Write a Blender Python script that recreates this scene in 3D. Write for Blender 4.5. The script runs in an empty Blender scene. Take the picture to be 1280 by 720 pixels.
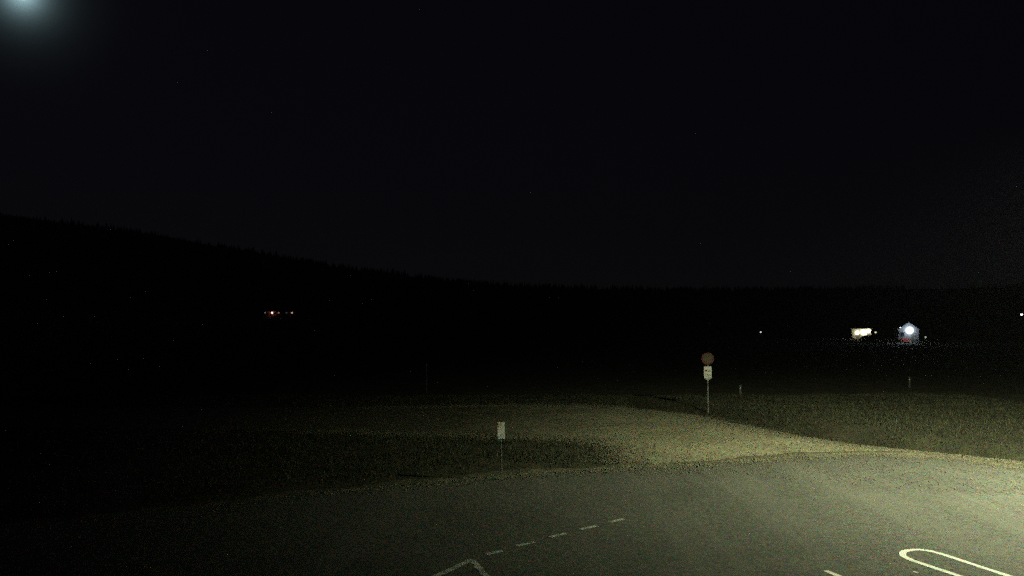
import bpy, bmesh, math, random
import numpy as np
from mathutils import Vector, Matrix
from mathutils import noise as mnoise

random.seed(7); rng = np.random.default_rng(7)
S = bpy.context.scene
C = S.collection
R = math.radians

# ------------------------------------------------------------------ camera
F = 1108.0                      # focal length in pixels of the 1280 wide photograph
CAM_H = 5.0
PITCH = math.atan(40.0 / F)     # horizon lies 40 px below the middle
cam_d = bpy.data.cameras.new('camera')
cam_d.sensor_width = 36.0; cam_d.lens = 36.0 * F / 1280.0
cam_d.clip_start = 0.1; cam_d.clip_end = 30000.0
cam = bpy.data.objects.new('camera', cam_d); C.objects.link(cam)
cam.location = (0, 0, CAM_H); cam.rotation_euler = (math.pi/2 + PITCH, 0, 0)
S.camera = cam

def ray(px, py):
    x = (px - 640) / F; z = (360 - py) / F
    c, s = math.cos(PITCH), math.sin(PITCH)
    return Vector((x, c - z*s, s + z*c))
def G(px, py, z=0.0):           # ground point seen at a pixel
    d = ray(px, py); t = (z - CAM_H) / d.z
    return Vector((d.x*t, d.y*t, z))
def atY(px, py, Y):
    d = ray(px, py); t = Y / d.y
    return Vector((0, 0, CAM_H)) + d*t

# ------------------------------------------------------------------ night sky and moonlight
MOON = ray(28, -9).normalized()
moon_el = math.asin(MOON.z); moon_az = math.atan2(MOON.x, MOON.y)
W = bpy.data.worlds.new('World'); S.world = W; W.use_nodes = True
nt = W.node_tree; nt.nodes.clear()
sky = nt.nodes.new('ShaderNodeTexSky'); sky.sky_type = 'NISHITA'; sky.sun_disc = False
sky.sun_elevation = moon_el; sky.sun_rotation = moon_az; sky.dust_density = 0.0
hs = nt.nodes.new('ShaderNodeHueSaturation'); hs.inputs['Saturation'].default_value = 0.80; hs.inputs['Hue'].default_value = 0.56
bg = nt.nodes.new('ShaderNodeBackground'); bg.inputs['Strength'].default_value = 0.00015
wo = nt.nodes.new('ShaderNodeOutputWorld')
nt.links.new(sky.outputs[0], hs.inputs['Color']); nt.links.new(hs.outputs[0], bg.inputs[0])
# aureole of the sky round the moon
tc = nt.nodes.new('ShaderNodeTexCoord')
dt = nt.nodes.new('ShaderNodeVectorMath'); dt.operation = 'DISTANCE'; dt.inputs[1].default_value = MOON
nrm_ = nt.nodes.new('ShaderNodeVectorMath'); nrm_.operation = 'NORMALIZE'
nt.links.new(tc.outputs['Generated'], nrm_.inputs[0]); nt.links.new(nrm_.outputs[0], dt.inputs[0])
def mth(op, a, b):
    m_ = nt.nodes.new('ShaderNodeMath'); m_.operation = op
    for k_, v_ in enumerate((a, b)):
        if isinstance(v_, (int, float)): m_.inputs[k_].default_value = v_
        else: nt.links.new(v_, m_.inputs[k_])
    return m_.outputs[0]
q2 = mth('POWER', mth('DIVIDE', dt.outputs['Value'], 0.0175), 2.0)
au = mth('POWER', mth('ADD', q2, 1.0), -1.95)
bg2 = nt.nodes.new('ShaderNodeBackground'); bg2.inputs[0].default_value = (0.58, 0.92, 1.0, 1)
nt.links.new(mth('MULTIPLY', au, 0.66), bg2.inputs[1])
ad = nt.nodes.new('ShaderNodeAddShader'); nt.links.new(bg.outputs[0], ad.inputs[0]); nt.links.new(bg2.outputs[0], ad.inputs[1]); bg3 = nt.nodes.new('ShaderNodeBackground'); bg3.inputs[0].default_value = (0.72, 0.58, 0.95, 1); bg3.inputs[1].default_value = 0.0023   # even night airglow
ad2 = nt.nodes.new('ShaderNodeAddShader'); nt.links.new(ad.outputs[0], ad2.inputs[0]); nt.links.new(bg3.outputs[0], ad2.inputs[1]); nt.links.new(ad2.outputs[0], wo.inputs[0])

sl = bpy.data.lights.new('moonlight', 'SUN'); sl.energy = 0.0006; sl.angle = R(0.5); sl.color = (0.74, 0.93, 1.0)
so = bpy.data.objects.new('moonlight', sl); C.objects.link(so)
so.rotation_euler = (-MOON).to_track_quat('-Z', 'Y').to_euler(); so.location = (0, 0, 60)

vs = S.view_settings
vs.view_transform = 'Standard'; vs.look = 'None'; vs.exposure = 0.0; vs.gamma = 1.0; vs.use_curve_mapping = False
cy = S.cycles
cy.use_denoising = False          # keep the grain of a dim exposure
cy.use_adaptive_sampling = True; cy.adaptive_threshold = 0.07; cy.adaptive_min_samples = 4
cy.use_light_tree = True
cy.sample_clamp_direct = 2.0; cy.sample_clamp_indirect = 0.008
cy.max_bounces = 4; cy.volume_bounces = 0; cy.diffuse_bounces = 1; cy.glossy_bounces = 1
cy.pixel_filter_type = 'BLACKMAN_HARRIS'; cy.filter_width = 1.5

# ------------------------------------------------------------------ helpers
def tag(o, label=None, cat=None, group=None, kind=None):
    if label: o['label'] = label
    if cat: o['category'] = cat
    if group: o['group'] = group
    if kind: o['kind'] = kind
    return o
def empty(name, loc=(0, 0, 0), rz=0.0, **k):
    o = bpy.data.objects.new(name, None); C.objects.link(o)
    o.location = loc; o.rotation_euler = (0, 0, rz); o.empty_display_size = 0.2
    return tag(o, **k)
def link(name, me, mat, parent=None, **k):
    if mat: me.materials.append(mat)
    o = bpy.data.objects.new(name, me); C.objects.link(o)
    if parent: o.parent = parent
    return tag(o, **k)
def pyd(name, v, f, mat, parent=None, smooth=False, **k):
    me = bpy.data.meshes.new(name); me.from_pydata([tuple(a) for a in v], [], [tuple(int(i) for i in a) for a in f]); me.update()
    if smooth: me.polygons.foreach_set('use_smooth', [True]*len(me.polygons))
    return link(name, me, mat, parent, **k)
def bmo(name, bm, mat, parent=None, bevel=0.0, smooth=False, **k):
    if bevel: bmesh.ops.bevel(bm, geom=bm.edges[:], offset=bevel, segments=2, affect='EDGES', profile=0.7)
    bmesh.ops.recalc_face_normals(bm, faces=bm.faces)
    me = bpy.data.meshes.new(name); bm.to_mesh(me); bm.free()
    if smooth: me.polygons.foreach_set('use_smooth', [True]*len(me.polygons))
    return link(name, me, mat, parent, **k)
def box(bm, c, s, rot=None):
    m = Matrix.Translation(c)
    if rot is not None: m = m @ rot
    m = m @ Matrix.Diagonal((s[0], s[1], s[2], 1))
    return bmesh.ops.create_cube(bm, size=1, matrix=m)['verts']
def tube(bm, a, b, r0, r1, n=12):
    a = Vector(a); b = Vector(b); d = b - a
    m = Matrix.Translation((a+b)/2) @ d.to_track_quat('Z', 'Y').to_matrix().to_4x4()
    bmesh.ops.create_cone(bm, cap_ends=True, segments=n, radius1=r0, radius2=r1, depth=d.length, matrix=m)
def prism(bm, pts, y0, y1):       # outline in x,z extruded along y
    a = [bm.verts.new((p[0], y0, p[1])) for p in pts]; b = [bm.verts.new((p[0], y1, p[1])) for p in pts]
    n = len(pts)
    bm.faces.new(a); bm.faces.new(b[::-1])
    for i in range(n): bm.faces.new((a[i], b[i], b[(i+1) % n], a[(i+1) % n]))

def mat(name, col, rough=0.6, metal=0.0, spec=0.5, var=0.12, scale=30.0, bump=0.0):
    m = bpy.data.materials.new(name); m.use_nodes = True; n = m.node_tree.nodes; L = m.node_tree.links
    p = n['Principled BSDF']; p.inputs['Roughness'].default_value = rough; p.inputs['Metallic'].default_value = metal
    p.inputs['Specular IOR Level'].default_value = spec
    tc = n.new('ShaderNodeTexCoord'); tx = n.new('ShaderNodeTexNoise'); tx.inputs['Scale'].default_value = scale; tx.inputs['Detail'].default_value = 5
    L.new(tc.outputs['Object'], tx.inputs['Vector'])
    cr = n.new('ShaderNodeValToRGB'); cr.color_ramp.elements[0].position = 0.3; cr.color_ramp.elements[1].position = 0.7
    cr.color_ramp.elements[0].color = (*[c*(1-var) for c in col], 1); cr.color_ramp.elements[1].color = (*[min(1, c*(1+var)) for c in col], 1)
    L.new(tx.outputs['Fac'], cr.inputs[0]); L.new(cr.outputs[0], p.inputs['Base Color'])
    if bump:
        b = n.new('ShaderNodeBump'); b.inputs['Strength'].default_value = bump; b.inputs['Distance'].default_value = 0.01
        L.new(tx.outputs['Fac'], b.inputs['Height']); L.new(b.outputs[0], p.inputs['Normal'])
    return m
def glow(name, col, s, sampled=True):
    m = bpy.data.materials.new(name); m.use_nodes = True; n = m.node_tree.nodes
    p = n['Principled BSDF']; p.inputs['Base Color'].default_value = (0.8, 0.8, 0.8, 1)
    p.inputs['Emission Color'].default_value = (*col, 1); p.inputs['Emission Strength'].default_value = s
    if not sampled: m.cycles.emission_sampling = 'NONE'
    return m

def ground_mat(name, cols, speck, speck_amt, streak=None, bump=0.5, rough=0.9, patch_scale=0.25):
    """aggregate: two broad tones, coloured stone speckle, optional tyre-worn streaks along a direction"""
    m = bpy.data.materials.new(name); m.use_nodes = True; n = m.node_tree.nodes; L = m.node_tree.links
    p = n['Principled BSDF']; p.inputs['Roughness'].default_value = rough; p.inputs['Specular IOR Level'].default_value = 0.25
    tc = n.new('ShaderNodeTexCoord')
    a = n.new('ShaderNodeTexNoise'); a.inputs['Scale'].default_value = patch_scale; a.inputs['Detail'].default_value = 6; a.inputs['Roughness'].default_value = 0.65
    L.new(tc.outputs['Object'], a.inputs['Vector'])
    r1 = n.new('ShaderNodeValToRGB'); r1.color_ramp.elements[0].position = 0.36; r1.color_ramp.elements[1].position = 0.64
    r1.color_ramp.elements[0].color = (*cols[0], 1); r1.color_ramp.elements[1].color = (*cols[1], 1)
    L.new(a.outputs['Fac'], r1.inputs[0])
    vo = n.new('ShaderNodeTexVoronoi'); vo.inputs['Scale'].default_value = speck
    L.new(tc.outputs['Object'], vo.inputs['Vector'])
    sat = n.new('ShaderNodeHueSaturation'); sat.inputs['Saturation'].default_value = 0.6; sat.inputs['Value'].default_value = 1.0
    L.new(vo.outputs['Color'], sat.inputs['Color'])
    mx = n.new('ShaderNodeMixRGB'); mx.blend_type = 'OVERLAY'; mx.inputs[0].default_value = speck_amt
    L.new(r1.outputs[0], mx.inputs[1]); L.new(sat.outputs[0], mx.inputs[2])
    out = mx.outputs[0]
    if streak:
        ang, col, amt = streak
        mp = n.new('ShaderNodeMapping'); mp.inputs['Rotation'].default_value = (0, 0, ang); mp.inputs['Scale'].default_value = (0.9, 0.035, 1)
        wn = n.new('ShaderNodeTexNoise'); wn.inputs['Scale'].default_value = 1.0; wn.inputs['Detail'].default_value = 5
        L.new(tc.outputs['Object'], mp.inputs['Vector']); L.new(mp.outputs[0], wn.inputs['Vector'])
        r2 = n.new('ShaderNodeValToRGB'); r2.color_ramp.elements[0].position = 0.5; r2.color_ramp.elements[1].position = 0.68
        r2.color_ramp.elements[0].color = (0, 0, 0, 1); r2.color_ramp.elements[1].color = (amt, amt, amt, 1)
        L.new(wn.outputs['Fac'], r2.inputs[0])
        m2 = n.new('ShaderNodeMixRGB'); m2.inputs[2].default_value = (*col, 1)
        L.new(r2.outputs[0], m2.inputs[0]); L.new(out, m2.inputs[1]); out = m2.outputs[0]
    L.new(out, p.inputs['Base Color'])
    b = n.new('ShaderNodeBump'); b.inputs['Strength'].default_value = bump; b.inputs['Distance'].default_value = 0.01
    L.new(vo.outputs['Distance'], b.inputs['Height']); L.new(b.outputs[0], p.inputs['Normal'])
    return m

M = {}
M['asphalt'] = ground_mat('asphalt', [(0.060, 0.061, 0.055), (0.079, 0.079, 0.071)], 14.0, 0.55, (R(-15), (0.108, 0.106, 0.095), 0.65), bump=0.4)
M['gravel'] = ground_mat('gravel', [(0.150, 0.141, 0.098), (0.215, 0.203, 0.142)], 11.0, 0.6, None, bump=0.8)
nn = M['gravel'].node_tree; gp_ = nn.nodes['Principled BSDF']; src = gp_.inputs['Base Color'].links[0].from_socket   # colour darkened to the west, standing in for weaker light
tcg = nn.nodes.new('ShaderNodeTexCoord'); sx = nn.nodes.new('ShaderNodeSeparateXYZ'); mr = nn.nodes.new('ShaderNodeMapRange')
ng = nn.nodes.new('ShaderNodeTexNoise'); ng.inputs['Scale'].default_value = 0.5; ng.inputs['Detail'].default_value = 5
ma = nn.nodes.new('ShaderNodeMath'); ma.operation = 'MULTIPLY_ADD'; ma.inputs[1].default_value = 9.0
mr.inputs['From Min'].default_value = 10.0; mr.inputs['From Max'].default_value = 1.5; mr.inputs['To Max'].default_value = 0.8
mg = nn.nodes.new('ShaderNodeMixRGB'); mg.inputs[2].default_value = (0.046, 0.046, 0.029, 1)
nn.links.new(tcg.outputs['Object'], sx.inputs[0]); nn.links.new(tcg.outputs['Object'], ng.inputs['Vector'])
nn.links.new(ng.outputs['Fac'], ma.inputs[0]); nn.links.new(sx.outputs['X'], ma.inputs[2]); nn.links.new(ma.outputs[0], mr.inputs['Value'])
nn.links.new(mr.outputs[0], mg.inputs[0]); nn.links.new(src, mg.inputs[1]); nn.links.new(mg.outputs[0], gp_.inputs['Base Color'])
M['earth'] = ground_mat('meadow_earth', [(0.022, 0.023, 0.014), (0.046, 0.043, 0.028)], 8.0, 0.5, None, bump=0.8, patch_scale=0.5)
M['shoulder'] = ground_mat('dirty_shoulder_gravel', [(0.040, 0.040, 0.028), (0.105, 0.094, 0.064)], 11.0, 0.6, None, bump=0.8, patch_scale=1.1)
M['stone'] = mat('loose_stone', (0.125, 0.116, 0.082), 0.9, var=0.4, scale=3.0)
M['paint'] = mat('worn_white_road_paint', (0.72, 0.72, 0.68), 0.65, var=0.12, scale=9.0, bump=0.2)
M['paint_worn'] = mat('dirty_road_paint', (0.42, 0.43, 0.41), 0.75, var=0.25, scale=7.0, bump=0.2)
for k_, th_ in (('paint', 0.36), ('paint_worn', 0.43)):      # chips where the tyres have worn the paint through
    nn = M[k_].node_tree; pb = nn.nodes['Principled BSDF']; src = pb.inputs['Base Color'].links[0].from_socket
    tcp = nn.nodes.new('ShaderNodeTexCoord'); cn_ = nn.nodes.new('ShaderNodeTexNoise'); cn_.inputs['Scale'].default_value = 6.0; cn_.inputs['Detail'].default_value = 8; cn_.inputs['Roughness'].default_value = 0.75
    rp = nn.nodes.new('ShaderNodeValToRGB'); rp.color_ramp.elements[0].position = th_; rp.color_ramp.elements[1].position = th_ + 0.05
    mp_ = nn.nodes.new('ShaderNodeMixRGB'); mp_.inputs[1].default_value = (0.11, 0.11, 0.10, 1)
    nn.links.new(tcp.outputs['Object'], cn_.inputs['Vector']); nn.links.new(cn_.outputs['Fac'], rp.inputs[0]); nn.links.new(rp.outputs[0], mp_.inputs[0])
    nn.links.new(src, mp_.inputs[2]); nn.links.new(mp_.outputs[0], pb.inputs['Base Color'])
M['galv'] = mat('galvanised_steel', (0.26, 0.265, 0.265), 0.5, 0.6, var=0.15, scale=14)
M['white_sheet'] = mat('white_sign_sheeting', (0.66, 0.66, 0.62), 0.4, var=0.10, scale=12)
M['yellow_sheet'] = mat('yellow_sign_sheeting', (0.060, 0.048, 0.026), 0.45, var=0.12, scale=12)
M['red_sheet'] = mat('red_sign_sheeting', (0.085, 0.011, 0.009), 0.45, var=0.12, scale=12)
M['dark_print'] = mat('dark_sign_print', (0.06, 0.055, 0.05), 0.5, var=0.1)
M['orange_print'] = mat('faded_orange_print', (0.55, 0.34, 0.20), 0.5, var=0.1)
M['blue_print'] = mat('pale_blue_print', (0.45, 0.52, 0.56), 0.5, var=0.1)
M['plastic'] = mat('grey_post_plastic', (0.035, 0.035, 0.032), 0.5, var=0.15, scale=8)
M['black_band'] = mat('black_post_band', (0.03, 0.03, 0.03), 0.5)
M['reflector'] = mat('grey_reflector', (0.5, 0.55, 0.52), 0.2)
M['wall_white'] = mat('white_painted_wall', (0.7, 0.7, 0.68), 0.8, var=0.08, scale=2)
M['wall_grey'] = mat('weathered_grey_boards', (0.10, 0.10, 0.11), 0.85, var=0.25, scale=2)
M['wall_cream'] = mat('cream_painted_boards', (0.42, 0.40, 0.30), 0.8, var=0.1, scale=2)
M['wall_red'] = mat('red_painted_boards', (0.22, 0.05, 0.04), 0.8, var=0.15, scale=2)
M['roof'] = mat('dark_roof_sheet', (0.05, 0.05, 0.055), 0.7, var=0.2, scale=2)
M['door'] = mat('dark_door_boards', (0.06, 0.05, 0.045), 0.7)
M['glass'] = mat('dark_window_glass', (0.02, 0.02, 0.025), 0.1)
M['hull'] = mat('lamp_housing', (0.25, 0.25, 0.26), 0.4, 0.6)
M['blade'] = mat('grass_blades', (0.033, 0.036, 0.019), 0.75, var=0.5, scale=2.5)
M['straw'] = mat('dry_grass_blades', (0.075, 0.067, 0.036), 0.8, var=0.4, scale=2.5)
M['leaf'] = mat('dark_bush_leaves', (0.03, 0.045, 0.02), 0.7, var=0.4, scale=4)
M['bark'] = mat('bark', (0.06, 0.05, 0.04), 0.9, var=0.3, scale=10)

# ------------------------------------------------------------------ outlines of road, gravel side road and verges (metres)
def chaikin(p, n=2, closed=False):
    for _ in range(n):
        q = [] if closed else [p[0]]
        for i in range(len(p) - (0 if closed else 1)):
            a = p[i]; b = p[(i+1) % len(p)]
            q += [a*0.75 + b*0.25, a*0.25 + b*0.75]
        if not closed: q.append(p[-1])
        p = q
    return p
g2 = lambda *pp: [Vector((G(x, y).x, G(x, y).y)) for x, y in pp]
far_edge = chaikin(g2((-420, 700), (0, 661), (210, 639), (420, 613), (640, 592), (760, 584.5), (870, 580), (960, 573), (1050, 566), (1150, 567), (1240, 578), (1330, 594), (1450, 620)), 3)
road_poly = far_edge + [Vector((26, 14)), Vector((14, 4)), Vector((2, -6)), Vector((-20, -8)), Vector((-30, 5))]
side_low = chaikin(g2((860, 588), (800, 584), (775, 574), (770, 560), (720, 549), (640, 546), (480, 541), (200, 536), (-300, 530)), 2)
side_up = chaikin(g2((-300, 509), (200, 510), (480, 509), (640, 506), (760, 507), (850, 516), (930, 533), (1040, 553), (1160, 564.5), (1260, 575), (1340, 590), (1460, 616)), 3)
def rough(L):
    return [p + Vector((mnoise.noise(Vector((p.x*0.9, p.y*0.9, 3))), mnoise.noise(Vector((p.x*0.9, p.y*0.9, 9)))))*0.45 for p in L]
side_low = rough(chaikin(side_low, 2)); side_up = rough(side_up)
side_poly = side_low + side_up + [Vector((18.5, 24)), Vector((10, 27))]
# shoulder strip along the far edge of the main road
sh_out = []
for i, p in enumerate(far_edge):
    a = far_edge[max(0, i-1)]; b = far_edge[min(len(far_edge)-1, i+1)]
    t = (b - a).normalized(); nrm = Vector((-t.y, t.x))
    w = 0.6 + 0.6*mnoise.noise(Vector((p.x*0.6, p.y*0.6, 0)))
    sh_out.append(p + nrm*w)

def inside(poly, X, Y):
    px = np.array([p[0] for p in poly]); py = np.array([p[1] for p in poly])
    r = np.zeros(X.shape, bool); j = len(px) - 1
    for i in range(len(px)):
        c = (py[i] > Y) != (py[j] > Y)
        xi = (px[j]-px[i])*(Y-py[i])/((py[j]-py[i]) if py[j] != py[i] else 1e-9) + px[i]
        r ^= c & (X < xi); j = i
    return r
def edge_dist(line, X, Y):
    d = np.full(X.shape, 1e9)
    for a, b in zip(line[:-1], line[1:]):
        ab = b - a; l2 = max(ab.length_squared, 1e-9)
        t = np.clip(((X-a.x)*ab.x + (Y-a.y)*ab.y)/l2, 0, 1)
        d = np.minimum(d, np.hypot(X-a.x-t*ab.x, Y-a.y-t*ab.y))
    return d

def vnoise(X, Y, s, seed=0):      # cheap smooth value noise
    x = X/s + seed*17.3; y = Y/s + seed*9.1
    i = np.floor(x); j = np.floor(y); u = x-i; v = y-j
    u = u*u*(3-2*u); v = v*v*(3-2*v)
    h = lambda a, b: np.modf(np.abs(np.sin(a*127.1 + b*311.7 + seed*3.7)*43758.5453))[0]
    return (h(i, j)*(1-u)+h(i+1, j)*u)*(1-v) + (h(i, j+1)*(1-u)+h(i+1, j+1)*u)*v

strip_poly = far_edge + sh_out[::-1]
HOUSE = atY(350, 391, 800.0)      # low house on a far rise
def height(X, Y):
    near = np.hypot(X, Y)
    paved = inside(road_poly, X, Y) | inside(side_poly, X, Y) | inside(strip_poly, X, Y)
    bumps = 0.10*vnoise(X, Y, 1.3, 1) + 0.16*vnoise(X, Y, 4.0, 2)
    grow = np.clip(np.minimum(edge_dist(far_edge, X, Y), np.minimum(edge_dist(side_low, X, Y), edge_dist(side_up, X, Y)))/3.0, 0, 1)
    du_ = edge_dist(side_up, X, Y)
    shade_dip = np.where((X > 7) & ~paved, -0.45*np.exp(-((du_-2.2)/1.3)**2), 0)  # dip shaped so the verge catches less light
    z = np.where(paved, -0.035, -0.03 + bumps*grow + shade_dip)
    z = np.where(near > 120, -0.05, z)
    # gentle rises, then the far ridge falling from left to right
    far = np.clip((Y-350)/500, 0, 1)
    z = z + far*far*8.5*np.clip((-X+350)/500, 0, 1)
    ang = X/np.maximum(Y, 1)*F + 640
    ridge = np.interp(ang, [-600, 0, 200, 430, 560, 640, 900, 1280, 1900], [262, 280, 306, 344, 357, 362, 366, 362, 350])
    top = (400-ridge)/F*2300 + 5
    rise = np.clip((Y-900)/1400, 0, 1); rise = rise*rise*(3-2*rise)
    z = z + rise*top*(0.94 + 0.08*vnoise(X, Y, 160, 3) + 0.05*vnoise(X, Y, 45, 4))
    return z
def axis(lo, hi, d, far, g):
    a = list(np.arange(lo, hi+1e-6, d)); s = d; up = []; x = hi
    while x < far[1]: s = min(s*g, 70); x += s; up.append(x)
    s = d; dn = []; x = lo
    while x > far[0]: s = min(s*g, 70); x -= s; dn.append(x)
    return np.array(dn[::-1] + a + up)
ax = axis(-42, 32, 0.5, (-2700, 2700), 1.18); ay = axis(-6, 72, 0.5, (-120, 2700), 1.18)
X, Y = np.meshgrid(ax, ay); Z = height(X.ravel(), Y.ravel()).reshape(X.shape)
nx, ny = len(ax), len(ay)
idx = np.arange(nx*ny).reshape(ny, nx)
faces = np.stack([idx[:-1, :-1], idx[:-1, 1:], idx[1:, 1:], idx[1:, :-1]], -1).reshape(-1, 4)
pyd('ground', np.stack([X.ravel(), Y.ravel(), Z.ravel()], 1), faces, M['earth'], smooth=True, kind='structure', label='dark rough meadow ground rising to far hills')
def hz(x, y): return float(height(np.array([x]), np.array([y]))[0])

def sheet(name, poly, z, m, **k):
    from mathutils.geometry import tessellate_polygon
    v = [(p[0], p[1], z) for p in poly]
    t = tessellate_polygon([[Vector(a) for a in v]])
    tris = []
    for f in t:
        a, b, c = (Vector(v[i]) for i in f)
        tris.append(f if (b-a).cross(c-a).z > 0 else f[::-1])
    return pyd(name, v, tris, m, **k)
def strip(name, A, B, z, m, parent=None, **k):
    v = [(p[0], p[1], z) for p in A] + [(p[0], p[1], z) for p in B]; n = len(A)
    return pyd(name, v, [(i, i+1, n+i+1, n+i) for i in range(n-1)], m, parent, **k)

sheet('gravel_road', side_poly, -0.012, M['gravel'], kind='structure', label='pale gravel side road joining the asphalt junction')
strip('gravel_shoulder', far_edge, sh_out, -0.008, M['shoulder'], kind='structure', label='narrow gravel shoulder along the far road edge')
road = sheet('road', road_poly, 0.0, M['asphalt'], kind='structure', label='worn grey asphalt junction under the lamp light')

# ------------------------------------------------------------------ painted markings: each a thin slab, a piece of the road
def paint(name, pts, w, m, ragged=0.012):
    pts = [Vector((p[0], p[1])) for p in pts]
    out = [pts[0]]
    for a, b in zip(pts[:-1], pts[1:]):
        k = max(1, int((b-a).length/0.12))
        out += [a + (b-a)*(i+1)/k for i in range(k)]
    A, B = [], []
    for i, p in enumerate(out):
        t = (out[min(i+1, len(out)-1)] - out[max(0, i-1)]).normalized(); nn = Vector((-t.y, t.x))
        A.append(p + nn*(w/2 + random.uniform(-ragged, ragged))); B.append(p - nn*(w/2 + random.uniform(-ragged, ragged)))
    n = len(A)
    v = [(q.x, q.y, 0.006) for q in A+B] + [(q.x, q.y, 0.0005) for q in A+B]
    f = [(i, n+i, n+i+1, i+1) for i in range(n-1)]
    f += [(i, i+1, 2*n+i+1, 2*n+i) for i in range(n-1)] + [(n+i, 3*n+i, 3*n+i+1, n+i+1) for i in range(n-1)]
    f += [(0, 2*n, 3*n, n), (n-1, 2*n-1, 4*n-1, 3*n-1)]
    return pyd(name, v, f, m, road)
gp = lambda x, y: Vector((G(x, y).x, G(x, y).y))
for (x0, y0), (x1, y1) in [((608, 693.5), (627, 688.5)), ((646, 682.5), (667, 677.5)), ((687, 671.5), (707, 666.8)), ((725, 662), (745.5, 657.5)), ((762, 652.6), (780, 648.8))]:
    paint('painted_dash', [gp(x0, y0), gp(x1, y1)], 0.13, M['paint_worn'])
a0 = gp(590, 699.5); a1 = gp(545, 720); d = (a1-a0).normalized()
paint('painted_edge_line', [a0, a0 + d*6], 0.13, M['paint_worn'])
b1 = gp(609, 722); d2 = (b1-a0).normalized()
paint('painted_lane_line', [a0 + d2*0.09, a0 + d2*9], 0.13, M['paint_worn'])
# rounded nose of the painted median
L0 = gp(1198, 720); L1 = gp(1140, 700.5); U0 = gp(1260, 720); U1 = gp(1178, 693)
nose = [L1, gp(1131, 696.5), gp(1127.5, 693), gp(1129, 690), gp(1136, 687.8), gp(1148, 687), gp(1163, 688.8), U1]
nose = chaikin(nose, 2)
dl = (L0-L1).normalized(); du = (U0-U1).normalized()
paint('painted_median_outline', [L0 + dl*10] + [L1] + nose[1:-1] + [U1] + [U0 + du*10], 0.14, M['paint'], 0.006)
s0 = gp(1032, 713.5); s1 = gp(1049, 721)
paint('painted_centre_line', [s0, s0 + (s1-s0).normalized()*6], 0.13, M['paint'])
paint('painted_fragment', [gp(1142, 714.6), gp(1148, 716.6)], 0.07, M['paint_worn'], 0.02)

# ------------------------------------------------------------------ loose stones and grass
def scatter(n, x0, x1, y0, y1):
    return rng.uniform(x0, x1, n), rng.uniform(y0, y1, n)
# stones washed along the edges and over the gravel road
X, Y = scatter(90000, -14, 22, 20, 56)
dist = np.minimum(edge_dist(far_edge, X, Y), edge_dist(side_up, X, Y))
keep = ((inside(side_poly, X, Y) & (rng.random(len(X)) < 0.32)) | (rng.random(len(X)) < 0.5*np.exp(-dist/0.45)))
X, Y = X[keep], Y[keep]
for L_, n_ in ((side_low, 9000), (side_up, 16000)):      # stones kicked out into the grass
    e_ = np.array([(p.x, p.y) for p in L_]); seg = np.hypot(*np.diff(e_, axis=0).T); ok = (e_[:-1, 0] > -9) & (e_[:-1, 0] < 21) & (e_[:-1, 1] > 26)
    k_ = rng.choice(len(seg), n_, p=seg*ok/np.sum(seg*ok)); t_ = rng.random(n_)[:, None]
    q_ = e_[k_]*(1-t_) + e_[k_+1]*t_ + rng.normal(0, 0.55, (n_, 2))
    X = np.concatenate([X, q_[:, 0]]); Y = np.concatenate([Y, q_[:, 1]])
fe = np.array([(p.x, p.y) for p in far_edge]); fe = fe[(fe[:, 0] > -8) & (fe[:, 0] < 20)]
k_ = rng.integers(0, len(fe)-1, 26000); t_ = rng.random(26000)[:, None]
pp = fe[k_]*(1-t_) + fe[k_+1]*t_ + np.stack([rng.normal(0, 0.3, 26000), -np.abs(rng.normal(0, 0.55, 26000)) + 0.15], 1)
pp = pp[vnoise(pp[:, 0], pp[:, 1], 1.4, 12) > rng.random(26000)*0.9]
X = np.concatenate([X, pp[:, 0]]); Y = np.concatenate([Y, pp[:, 1]]); n = len(X)
r = rng.uniform(0.012, 0.034, n)*(1 + 0.9*(rng.random(n) < 0.06))
base = np.array([[1, 0, 0], [0, 1, 0], [-1, 0, 0], [0, -1, 0], [0, 0, .7], [0, 0, -.4]])
tri = np.array([[0, 1, 4], [1, 2, 4], [2, 3, 4], [3, 0, 4], [1, 0, 5], [2, 1, 5], [3, 2, 5], [0, 3, 5]])
V = base[None]*r[:, None, None]*rng.uniform(0.6, 1.3, (n, 6, 1))
th = rng.uniform(0, 6.28, n); c, s = np.cos(th), np.sin(th)
V = np.stack([V[..., 0]*c[:, None]-V[..., 1]*s[:, None], V[..., 0]*s[:, None]+V[..., 1]*c[:, None], V[..., 2]], -1)
V += np.stack([X, Y, np.where(inside(road_poly, X, Y), 0.006, np.where(inside(side_poly, X, Y), -0.004, height(X, Y) + 0.012))], 1)[:, None]
def bulk(name, V, Fc, m, **k):
    me = bpy.data.meshes.new(name); V = V.reshape(-1, 3); Fc = Fc.reshape(-1, 3)
    me.vertices.add(len(V)); me.vertices.foreach_set('co', V.astype(np.float32).ravel())
    me.loops.add(len(Fc)*3); me.loops.foreach_set('vertex_index', Fc.astype(np.int32).ravel())
    me.polygons.add(len(Fc)); me.polygons.foreach_set('loop_start', np.arange(0, len(Fc)*3, 3, dtype=np.int32))
    me.update(calc_edges=True); me.validate()
    return link(name, me, m, **k)
bulk('loose_gravel', V, tri[None] + 6*np.arange(n)[:, None, None], M['stone'], kind='stuff', label='loose pale stones strewn along the road edges', cat='gravel')

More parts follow.
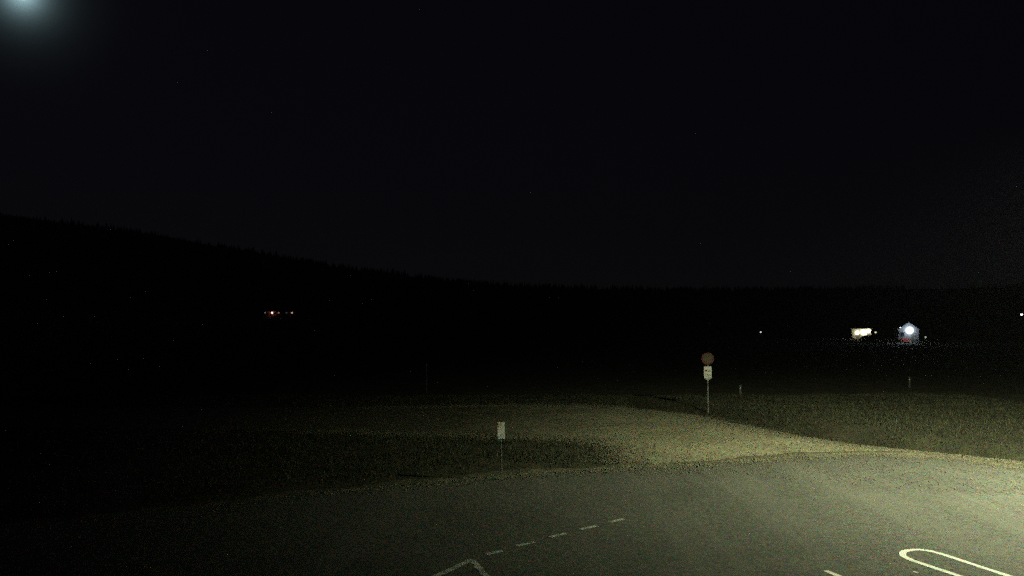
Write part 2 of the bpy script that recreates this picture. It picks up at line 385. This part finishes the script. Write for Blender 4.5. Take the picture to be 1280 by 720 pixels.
def grass(name, N, area, hmin, hmax, m, label, patch):
    X, Y = scatter(N, *area)
    den = np.clip(vnoise(X, Y, 0.7, 5)*0.6 + vnoise(X, Y, 3.0, 6)*0.8 - patch, 0, 1)
    keep = (rng.random(N) < den*1.6 + 0.12) & ~inside(road_poly, X, Y)
    dd = np.minimum(edge_dist(side_up, X, Y), edge_dist(sh_out, X, Y))
    side = inside(side_poly, X, Y) | inside(strip_poly, X, Y)
    dl_ = np.minimum(dd, edge_dist(side_low, X, Y))
    keep &= ~side | (rng.random(N) < 0.35*np.exp(-dl_/0.5))
    keep &= side | (rng.random(N) < np.clip(0.15 + dl_/1.6*(0.3+1.4*vnoise(X, Y, 0.9, 11)), 0, 1))
    keep &= np.abs(X) < 0.60*Y + 2
    X, Y = X[keep], Y[keep]; n = len(X)
    Z = height(X, Y)
    h = rng.uniform(hmin, hmax, n)*(0.6 + 0.8*vnoise(X, Y, 1.7, 8)); w = rng.uniform(0.006, 0.016, n)*np.clip(Y/28, 1, 2)
    th = rng.uniform(0, 6.28, n); lean = rng.uniform(0, 0.7, n)*h; la = rng.uniform(0, 6.28, n)
    P0 = np.stack([X - np.cos(th)*w, Y - np.sin(th)*w, Z - 0.02], 1); P1 = np.stack([X + np.cos(th)*w, Y + np.sin(th)*w, Z - 0.02], 1)
    P2 = np.stack([X + np.cos(la)*lean*0.4 - np.cos(th)*w*.6, Y + np.sin(la)*lean*0.4 - np.sin(th)*w*.6, Z + h*0.6], 1)
    P3 = np.stack([X + np.cos(la)*lean*0.4 + np.cos(th)*w*.6, Y + np.sin(la)*lean*0.4 + np.sin(th)*w*.6, Z + h*0.6], 1)
    P4 = np.stack([X + np.cos(la)*lean, Y + np.sin(la)*lean, Z + h], 1)
    V = np.stack([P0, P1, P2, P3, P4], 1)
    t = np.array([[0, 1, 3], [0, 3, 2], [2, 3, 4]])
    return bulk(name, V, t[None] + 5*np.arange(n)[:, None, None], m, kind='stuff', label=label, cat='grass')
grass('verge_grass', 320000, (-32, 30, 21, 58), 0.03, 0.12, M['blade'], 'dark rough grass on the verges beyond the road', 0.25)
grass('dry_grass', 18000, (-26, 30, 22, 52), 0.04, 0.20, M['straw'], 'pale dry stalks scattered through the verge grass', 0.45)

# ------------------------------------------------------------------ street lamp that lights the junction (stands right of the frame)
SLX, SLY = 19.6, 23.8
MX, MY, LH = 22.3, 22.6, 12.4
lamp = empty('street_lamp', (MX, MY, 0.0), label='tall grey street lamp mast with arm lighting the junction', cat='street lamp')
bm = bmesh.new(); tube(bm, (0, 0, -0.3), (0, 0, LH-0.5), 0.10, 0.055, 16); bmo('mast', bm, M['galv'], lamp, smooth=False)
hx, hy = SLX-MX, SLY-MY
bm = bmesh.new(); pr = Vector((0, 0, LH-0.6))
for i in range(1, 9):
    t = i/8; q = Vector((hx*t*0.92, hy*t*0.92, LH-0.6 + 0.55*math.sin(t*math.pi/2))); tube(bm, pr, q, 0.045, 0.04, 10); pr = q
bmo('arm', bm, M['galv'], lamp)
ang = math.atan2(hy, hx); RZ = Matrix.Rotation(ang, 4, 'Z')
bm = bmesh.new(); box(bm, (hx, hy, LH), (0.75, 0.28, 0.13), RZ); hd = bmo('lamp_head', bm, M['hull'], lamp, bevel=0.03)
# lamp light split into three added tints for coloured grain, together warm white
LP = 27000.0
for k, (col, e) in enumerate([((1.0, 0.42, 0.16), 0.95), ((0.45, 1.0, 0.30), 0.95), ((0.42, 0.60, 1.0), 0.54)]):
    off = RZ @ Vector((0.16*(k-1), 0, 0))
    bm = bmesh.new(); box(bm, (hx+off.x, hy+off.y, LH-0.072), (0.12, 0.2, 0.012), RZ); bmo('tint_panel', bm, glow('lamp_tint', col, 30, False), hd)
    ld = bpy.data.lights.new('street_lamp_light', 'SPOT'); ld.energy = LP*e; ld.color = col; ld.spot_size = R(165); ld.spot_blend = 0.68; ld.shadow_soft_size = 0.12
    lo = bpy.data.objects.new('street_lamp_light', ld); C.objects.link(lo); lo.parent = lamp; lo.location = (hx+off.x, hy+off.y, LH-0.1)
    lo.rotation_euler = Vector((1.84, 2.04, -11.1)).to_track_quat('-Z', 'Y').to_euler()

# ------------------------------------------------------------------ warning sign beyond the gravel road
p = G(885, 511)
sg = empty('road_sign', (p.x, p.y, 0), R(-8), label='tall road sign post with dull round panel above a white plate', cat='sign')
sc = p.y/F                       # metres per pixel at that distance
hgt = 73*sc
bm = bmesh.new(); tube(bm, (0, 0, -0.4), (0, 0, hgt - 4*sc), 0.035, 0.035, 14); bmo('post', bm, M['galv'], sg)
z0 = hgt - 19.0*sc; z1 = hgt - 2.5*sc; zc_ = (z0+z1)/2; rd = (z1-z0)/2*0.92
def ring_pts(r, n=28): return [(r*math.cos(2*math.pi*i/n), zc_ + r*math.sin(2*math.pi*i/n)) for i in range(n)]
bm = bmesh.new(); prism(bm, ring_pts(rd), -0.062, -0.04); t = bmo('round_panel', bm, M['red_sheet'], sg, label='dull round sign panel with red rim')
bm = bmesh.new(); prism(bm, ring_pts(rd*0.68), -0.066, -0.0635); bmo('yellow_face', bm, M['yellow_sheet'], t)
pz0, pz1, pw = hgt - 35*sc, hgt - 20.3*sc, 9.2*sc
bm = bmesh.new(); box(bm, (0, -0.051, (pz0+pz1)/2), (pw, 0.022, pz1-pz0)); pl = bmo('white_plate', bm, M['white_sheet'], sg, bevel=0.004)
def stroke(name, a, b, w, m, parent, y=-0.0645):
    a = Vector(a); b = Vector(b); dd = (b-a).normalized(); nn = Vector((-dd.y, dd.x))*w/2
    bm = bmesh.new(); prism(bm, [a+nn, b+nn, b-nn, a-nn], y-0.0015, y); return bmo(name, bm, m, parent)
H = pz1-pz0
stroke('printed_mark', (-pw*0.05, pz0+H*0.52), (pw*0.40, pz0+H*0.66), 0.035, M['dark_print'], pl)
stroke('printed_mark', (-pw*0.30, pz0+H*0.34), (pw*0.42, pz0+H*0.25), 0.035, M['dark_print'], pl)
stroke('printed_mark', (-pw*0.30, pz0+H*0.16), (pw*0.34, pz0+H*0.06), 0.03, M['dark_print'], pl)
stroke('red_mark', (-pw*0.36, pz0+H*0.62), (-pw*0.12, pz0+H*0.68), 0.09, M['red_sheet'], pl)
for zz in (pz0+0.12, pz1-0.10, z0+0.1):
    bm = bmesh.new(); box(bm, (0, -0.018, zz), (0.13, 0.05, 0.035)); bmo('clamp', bm, M['galv'], sg)
bm = bmesh.new(); prism(bm, [(-pw*0.42, pz0-0.004), (pw*0.42, pz0-0.004), (0.03, pz0-0.16), (-0.03, pz0-0.16)], -0.055, -0.045); bmo('bracket', bm, M['galv'], sg)

# ------------------------------------------------------------------ small marker sign at the left verge
p = G(627, 599); sc = p.y/F
ms = empty('marker_sign', (p.x, p.y, 0), R(24), label='short narrow white marker plate on a thin post by the verge', cat='sign')
ms.rotation_euler = (0, R(-1.2), R(24))
hh = 71*sc
bm = bmesh.new(); tube(bm, (0, 0, -0.3), (0, 0, hh-0.05), 0.022, 0.022, 12); bmo('post', bm, M['galv'], ms)
w = 9.5*sc; zb = hh-21*sc
bm = bmesh.new(); prism(bm, [(-w/2, zb), (w/2, zb), (w/2, hh), (-w*0.30, hh), (-w/2, hh-0.06)], -0.040, -0.025); pl = bmo('plate', bm, M['white_sheet'], ms)
bm = bmesh.new(); prism(bm, [(-w*0.42, hh-0.17), (w*0.1, hh-0.13), (w*0.1, hh-0.03), (-w*0.28, hh-0.03)], -0.0435, -0.0415); bmo('orange_mark', bm, M['orange_print'], pl)
bm = bmesh.new(); box(bm, (0, -0.0425, zb+0.055), (w*0.9, 0.002, 0.09)); bmo('blue_band', bm, M['blue_print'], pl)
for zz in (zb+0.1, hh-0.12):
    bm = bmesh.new(); box(bm, (0, -0.012, zz), (0.07, 0.03, 0.025)); bmo('clamp', bm, M['galv'], ms)

# ------------------------------------------------------------------ delineator posts, dim in the dark
def delineator(base, h, rz, label):
    o = empty('delineator_post', base, rz, label=label, cat='marker post', group='roadside delineator posts')
    bm = bmesh.new(); prism(bm, [(-.06, -.2), (.06, -.2), (.06, h-.03), (-.06, h)], -0.03, 0.03); bmo('post', bm, M['plastic'], o)
    bm = bmesh.new(); box(bm, (0, 0, h-0.2), (0.128, 0.068, 0.16)); bd = bmo('black_band', bm, M['black_band'], o)
    bm = bmesh.new(); box(bm, (0, -0.0365, h-0.2), (0.05, 0.004, 0.11)); bmo('reflector', bm, M['reflector'], bd)
for (x, y, h, rz, lab) in [(20, 508, 0.8, 15, 'dim marker post at the far left edge of the dark meadow'),
                           (925.5, 497, 0.7, -5, 'dim marker post in the dark just right of the road sign'),
                           (1137, 486, 0.8, -10, 'dim marker post in the dark below the brightest farm light')]:
    q = G(x, y); delineator((q.x, q.y, hz(q.x, q.y)), h, R(rz), lab)
q = G(533, 490)
po = empty('wooden_pole', (q.x, q.y, hz(q.x, q.y)), 0, label='thin dim pole standing in the dark meadow left of centre', cat='pole')
bm = bmesh.new(); tube(bm, (0, 0, -0.3), (0, 0, 1.9), 0.05, 0.04, 10); bmo('shaft', bm, M['bark'], po)
bm = bmesh.new(); tube(bm, (0, 0, 1.9), (0, 0, 1.96), 0.055, 0.02, 10); bmo('cap', bm, M['galv'], po)

# ------------------------------------------------------------------ farm buildings with lights
def point(parent, loc, energy, col, r=0.12):
    l = bpy.data.lights.new('lamp_light', 'POINT'); l.energy = energy; l.color = col; l.shadow_soft_size = r
    o = bpy.data.objects.new('lamp_light', l); C.objects.link(o); o.parent = parent; o.location = loc; return o
def bulb(parent, loc, r, m, name='lamp'):
    bm = bmesh.new(); bmesh.ops.create_icosphere(bm, subdivisions=2, radius=r, matrix=Matrix.Translation(loc)); o = bmo(name, bm, m, parent, smooth=True); return o
def building(name, base, rz, w, dp, hw, hr, wall, label, hole=None):
    o = empty(name, base, rz, label=label, cat='building')
    bm = bmesh.new()
    prism(bm, [(-w/2, -0.5), (w/2, -0.5), (w/2, hw), (0, hw+hr), (-w/2, hw)], 0, dp); bmo('wall', bm, wall, o)
    s = math.hypot(w/2, hr); k = math.atan2(hr, w/2)
    bm = bmesh.new()
    for sg_ in (-1, 1):
        box(bm, (sg_*(w/4+0.12), dp/2, hw+hr/2+0.06-0.12*math.tan(k)), (s+0.5, dp+0.7, 0.1), Matrix.Rotation(sg_*k, 4, 'Y'))
    bmo('roof', bm, M['roof'], o)
    return o
def panel(parent, name, x, z, w, h, m, y=-0.04, t=0.06):
    bm = bmesh.new(); box(bm, (x, y, z), (w, t, h)); return bmo(name, bm, m, parent)

# brightest: white barn gable with a flood lamp beside the door
b = G(1136, 428)
barn = building('barn', (b.x, b.y, hz(b.x, b.y)), R(-18), 4.2, 9.0, 3.0, 1.5, M['wall_grey'], 'white barn gable under a glaring bluish flood lamp')
dr = panel(barn, 'door', 0.85, 1.0, 0.7, 2.0, M['door'])
for x in (0.42, 1.28): panel(dr, 'door_frame', x, 1.05, 0.14, 2.1, M['wall_white'], -0.06, 0.1)
panel(barn, 'window', -1.2, 1.9, 0.7, 0.8, M['glass'])
panel(barn, 'plinth', -0.75, 0.5, 2.0, 1.0, M['wall_red'], -0.05, 0.06)
lm = glow('flood_lamp_glow', (0.74, 0.90, 1.0), 16)
bulb(barn, (0.1, -0.98, 2.75), 0.85, lm, 'flood_lamp')
panel(barn, 'lamp_bracket', 0.1, 3.3, 0.08, 0.08, M['hull'], -0.3, 0.6)
bulb(barn, (-1.75, -0.25, 3.35), 0.13, glow('small_lamp_glow', (1, 1, 1), 3), 'small_lamp')

# lit cream building half hidden by a bush: long side to the viewer, low roof
b = G(1077, 423)
hs_ = empty('farmhouse', (b.x, b.y, hz(b.x, b.y)), R(-20), label='cream farmhouse wall flooded with light behind a dark bush', cat='building')
bm = bmesh.new(); box(bm, (0, 3, 1.1), (5.0, 6.0, 3.2)); bmo('wall', bm, M['wall_cream'], hs_)
bm = bmesh.new()
for y0, z0_, y1, z1_ in ((-0.5, 2.66, 3.0, 4.3), (6.5, 2.66, 3.0, 4.3)):
    vv = [bm.verts.new(a) for a in ((-2.9, y0, z0_), (2.9, y0, z0_), (2.9, y1, z1_), (-2.9, y1, z1_), (-2.9, y0, z0_+0.1), (2.9, y0, z0_+0.1), (2.9, y1, z1_+0.1), (-2.9, y1, z1_+0.1))]
    for f in ((0, 1, 2, 3), (4, 5, 6, 7), (0, 1, 5, 4), (1, 2, 6, 5), (2, 3, 7, 6), (3, 0, 4, 7)): bm.faces.new([vv[i] for i in f])
bmo('roof', bm, M['roof'], hs_)
panel(hs_, 'door', -0.9, 1.0, 0.9, 2.0, M['door'])
w_ = panel(hs_, 'window', 0.6, 1.5, 1.2, 1.1, glow('bright_window', (1.0, 0.93, 0.66), 8)); panel(w_, 'glazing_bar', 0.6, 1.5, 0.07, 1.1, M['wall_white'], -0.085, 0.03)
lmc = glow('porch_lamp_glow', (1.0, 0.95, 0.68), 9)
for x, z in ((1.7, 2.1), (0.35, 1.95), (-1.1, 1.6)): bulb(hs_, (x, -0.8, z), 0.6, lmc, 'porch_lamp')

def lamp_post(px, py, Y, h, r, col, s, label, cast=0):
    q = atY(px, py, Y); z = hz(q.x, q.y); o = empty('yard_lamp', (q.x, q.y, z), 0, label=label, cat='lamp')
    hh = max(q.z - z, 1.0)
    bm = bmesh.new(); tube(bm, (0, 0, -0.3), (0, 0, hh-r*0.8), 0.06, 0.045, 8); bmo('pole', bm, M['galv'], o)
    bm = bmesh.new(); tube(bm, (0, 0, hh+r*0.6), (0, 0, hh+r*1.1), r*1.2, r*0.3, 12); bmo('hood', bm, M['hull'], o)
    bulb(o, (0, 0, hh), r, glow('yard_lamp_glow', col, s), 'globe')
    if cast: point(o, (0, 0, hh-r-0.1), cast, col)
    return o
lamp_post(1094.5, 415.3, 255, 2, 0.28, (1.0, 0.85, 0.5), 0.9, 'small dim yellow yard lamp right of the cream farmhouse')
lamp_post(1157, 424.5, 212, 1, 0.20, (0.9, 1.0, 0.8), 0.5, 'low dim lamp in the yard right of the barn', 60)
lamp_post(951, 419.3, 300, 2, 0.30, (0.95, 1.0, 0.95), 0.8, 'lone faint white lamp left of the farm lights')
lamp_post(1277, 393, 420, 4, 0.55, (1.0, 0.92, 0.90), 4.0, 'white lamp at the right edge of the picture')
# low trimmed hedge in the yard light
q = G(1172, 428.5)
hd_ = empty('hedge', (q.x, q.y, hz(q.x, q.y)), 0, label='low clipped hedge catching light right of the barn', cat='hedge')
def leaves(N, fn, size):
    V = []; T = []
    for i in range(N):
        c_ = fn(); d1 = Vector((random.gauss(0, 1), random.gauss(0, 1), random.gauss(0, 1))).normalized()*size*random.uniform(.6, 1.3)
        d2_ = d1.cross(Vector((random.gauss(0, 1), random.gauss(0, 1), random.gauss(0, 1)))).normalized()*size*0.5
        k = len(V); V += [c_-d1, c_+d2_, c_+d1, c_-d2_]; T.append((k, k+1, k+2, k+3))
    return V, T
V_, T_ = leaves(1200, lambda: Vector((random.uniform(-3.2, 3.2), random.uniform(-.3, .3), random.uniform(0, .75))), 0.12)
pyd('foliage', V_, T_, M['leaf'], hd_)
for i in range(9):
    bm = bmesh.new(); tube(bm, (-3+i*0.75, 0, -0.1), (-3+i*0.75+random.uniform(-.1, .1), 0, 0.6), 0.03, 0.012, 6); bmo('stem', bm, M['bark'], hd_)
# bush standing in front of the farmhouse
q = G(1087, 426.5)
bu = empty('bush', (q.x, q.y, hz(q.x, q.y)), 0, label='dark bush in front of the lit cream farmhouse', cat='bush')
def bf():
    while True:
        v = Vector((random.uniform(-1, 1), random.uniform(-1, 1), random.uniform(-1, 1)))
        if v.length < 1 and mnoise.noise(v*2.2) > -0.25: return Vector((v.x*2.2, v.y*1.2, 0.75+v.z*0.85))
V_, T_ = leaves(2500, bf, 0.11); pyd('foliage', V_, T_, M['leaf'], bu)
for i in range(7):
    bm = bmesh.new(); tube(bm, (random.uniform(-.3, .3), 0, -0.1), (random.uniform(-1.5, 1.5), random.uniform(-.6, .6), 1.1), 0.05, 0.015, 6); bmo('stem', bm, M['bark'], bu)

# far low house on the left with a row of lights
b = HOUSE; gz = hz(b.x, b.y)
fh = empty('distant_house', (b.x, b.y, gz), R(12), label='distant low house with a row of tiny lights, left', cat='house')
zc = b.z - gz; px_m = 800/F
wl = max(zc+1.2, 3.0)
bm = bmesh.new(); prism(bm, [(-15, -1), (15, -1), (15, wl), (-15, wl)], 0, 9); bmo('wall', bm, M['wall_red'], fh)
bm = bmesh.new(); v = [(-15.6, -.6, wl), (15.6, -.6, wl), (15.6, 9.6, wl), (-15.6, 9.6, wl), (-15.6, 4.5, wl+3), (15.6, 4.5, wl+3)]
bv = [bm.verts.new(a) for a in v]
for f in ((0, 1, 5, 4), (2, 3, 4, 5), (0, 4, 3), (1, 2, 5), (0, 3, 2, 1)): bm.faces.new([bv[i] for i in f])
rf = bmo('roof', bm, M['roof'], fh)
bm = bmesh.new(); box(bm, (4, 4.5, wl+3.2), (0.8, 0.8, 1.4)); bmo('chimney', bm, M['wall_white'], rf)
for i, (dx, wd, ht, col, s) in enumerate([(332-350, 1.0, 1.1, (0.55, 0.8, 0.7), 0.22), (358-350, 1.0, 1.0, (0.5, 0.5, 0.6), 0.10), (348.4-350, 1.3, 1.2, (0.9, 0.45, 0.25), 0.32)]):
    wn = panel(fh, 'window', dx*px_m, zc, wd, ht, glow('dim_window', col, s)); panel(wn, 'glazing_bar', dx*px_m, zc, 0.08, ht, M['wall_white'], -0.085, 0.03)
for dx, r_, col, s in [(340.5-350, 0.75, (1.0, 0.86, 0.66), 5.0), (364.7-350, 0.62, (1.0, 0.80, 0.74), 0.7)]:
    bulb(fh, (dx*px_m, -0.6, zc), r_, glow('wall_lamp_glow', col, s), 'wall_lamp')

# ------------------------------------------------------------------ dark wood along the far ridge (far too many trees to count)
n = 5200
X = rng.uniform(-1900, 1900, n); Y = rng.uniform(2150, 2450, n)
k = vnoise(X, Y, 120, 21) + 0.5*vnoise(X, Y, 35, 22) > 0.55; X, Y = X[k], Y[k]; n = len(X)
Z = height(X, Y); h = rng.uniform(7, 17, n); r = h*rng.uniform(0.16, 0.28, n)
cn = np.array([[math.cos(a), math.sin(a), 0] for a in np.linspace(0, 2*math.pi, 6)[:-1]] + [[0, 0, 1.0]])
V = cn[None]*np.stack([r, r, h], 1)[:, None] + np.stack([X, Y, Z-1.0], 1)[:, None]
t = np.array([[i, (i+1) % 5, 5] for i in range(5)])
bulk('ridge_wood', V, t[None] + 6*np.arange(n)[:, None, None], M['leaf'], kind='stuff', label='dark conifer wood along the far ridge', cat='wood')

# ------------------------------------------------------------------ moon, at the top left corner, beyond the air
D = 12000.0
bm = bmesh.new(); bmesh.ops.create_icosphere(bm, subdivisions=4, radius=D*7.5/F)
mo = bmo('moon', bm, glow('moon_surface', (0.72, 0.92, 1.0), 0.9, False), None, smooth=True, label='pale glowing moon at the top left corner of the sky', cat='moon')
mo.location = Vector((0, 0, CAM_H)) + MOON*D

# ------------------------------------------------------------------ thin haze added to lift the dark with a grainy veil
bm = bmesh.new(); box(bm, (0, 1250, 145), (5300, 2850, 310))
hzm = bpy.data.materials.new('veil_haze'); hzm.use_nodes = True; n = hzm.node_tree.nodes
n.remove(n['Principled BSDF']); pv = n.new('ShaderNodeVolumePrincipled')
pv.inputs['Color'].default_value = (0.9, 0.95, 1.0, 1); pv.inputs['Density'].default_value = 0.00007; pv.inputs['Anisotropy'].default_value = 0.2
hzm.node_tree.links.new(pv.outputs[0], n['Material Output'].inputs['Volume'])
hzm.cycles.volume_sampling = 'MULTIPLE_IMPORTANCE'
bmo('haze', bm, hzm, None, kind='stuff', label='thin added haze giving a grainy veil', cat='haze')
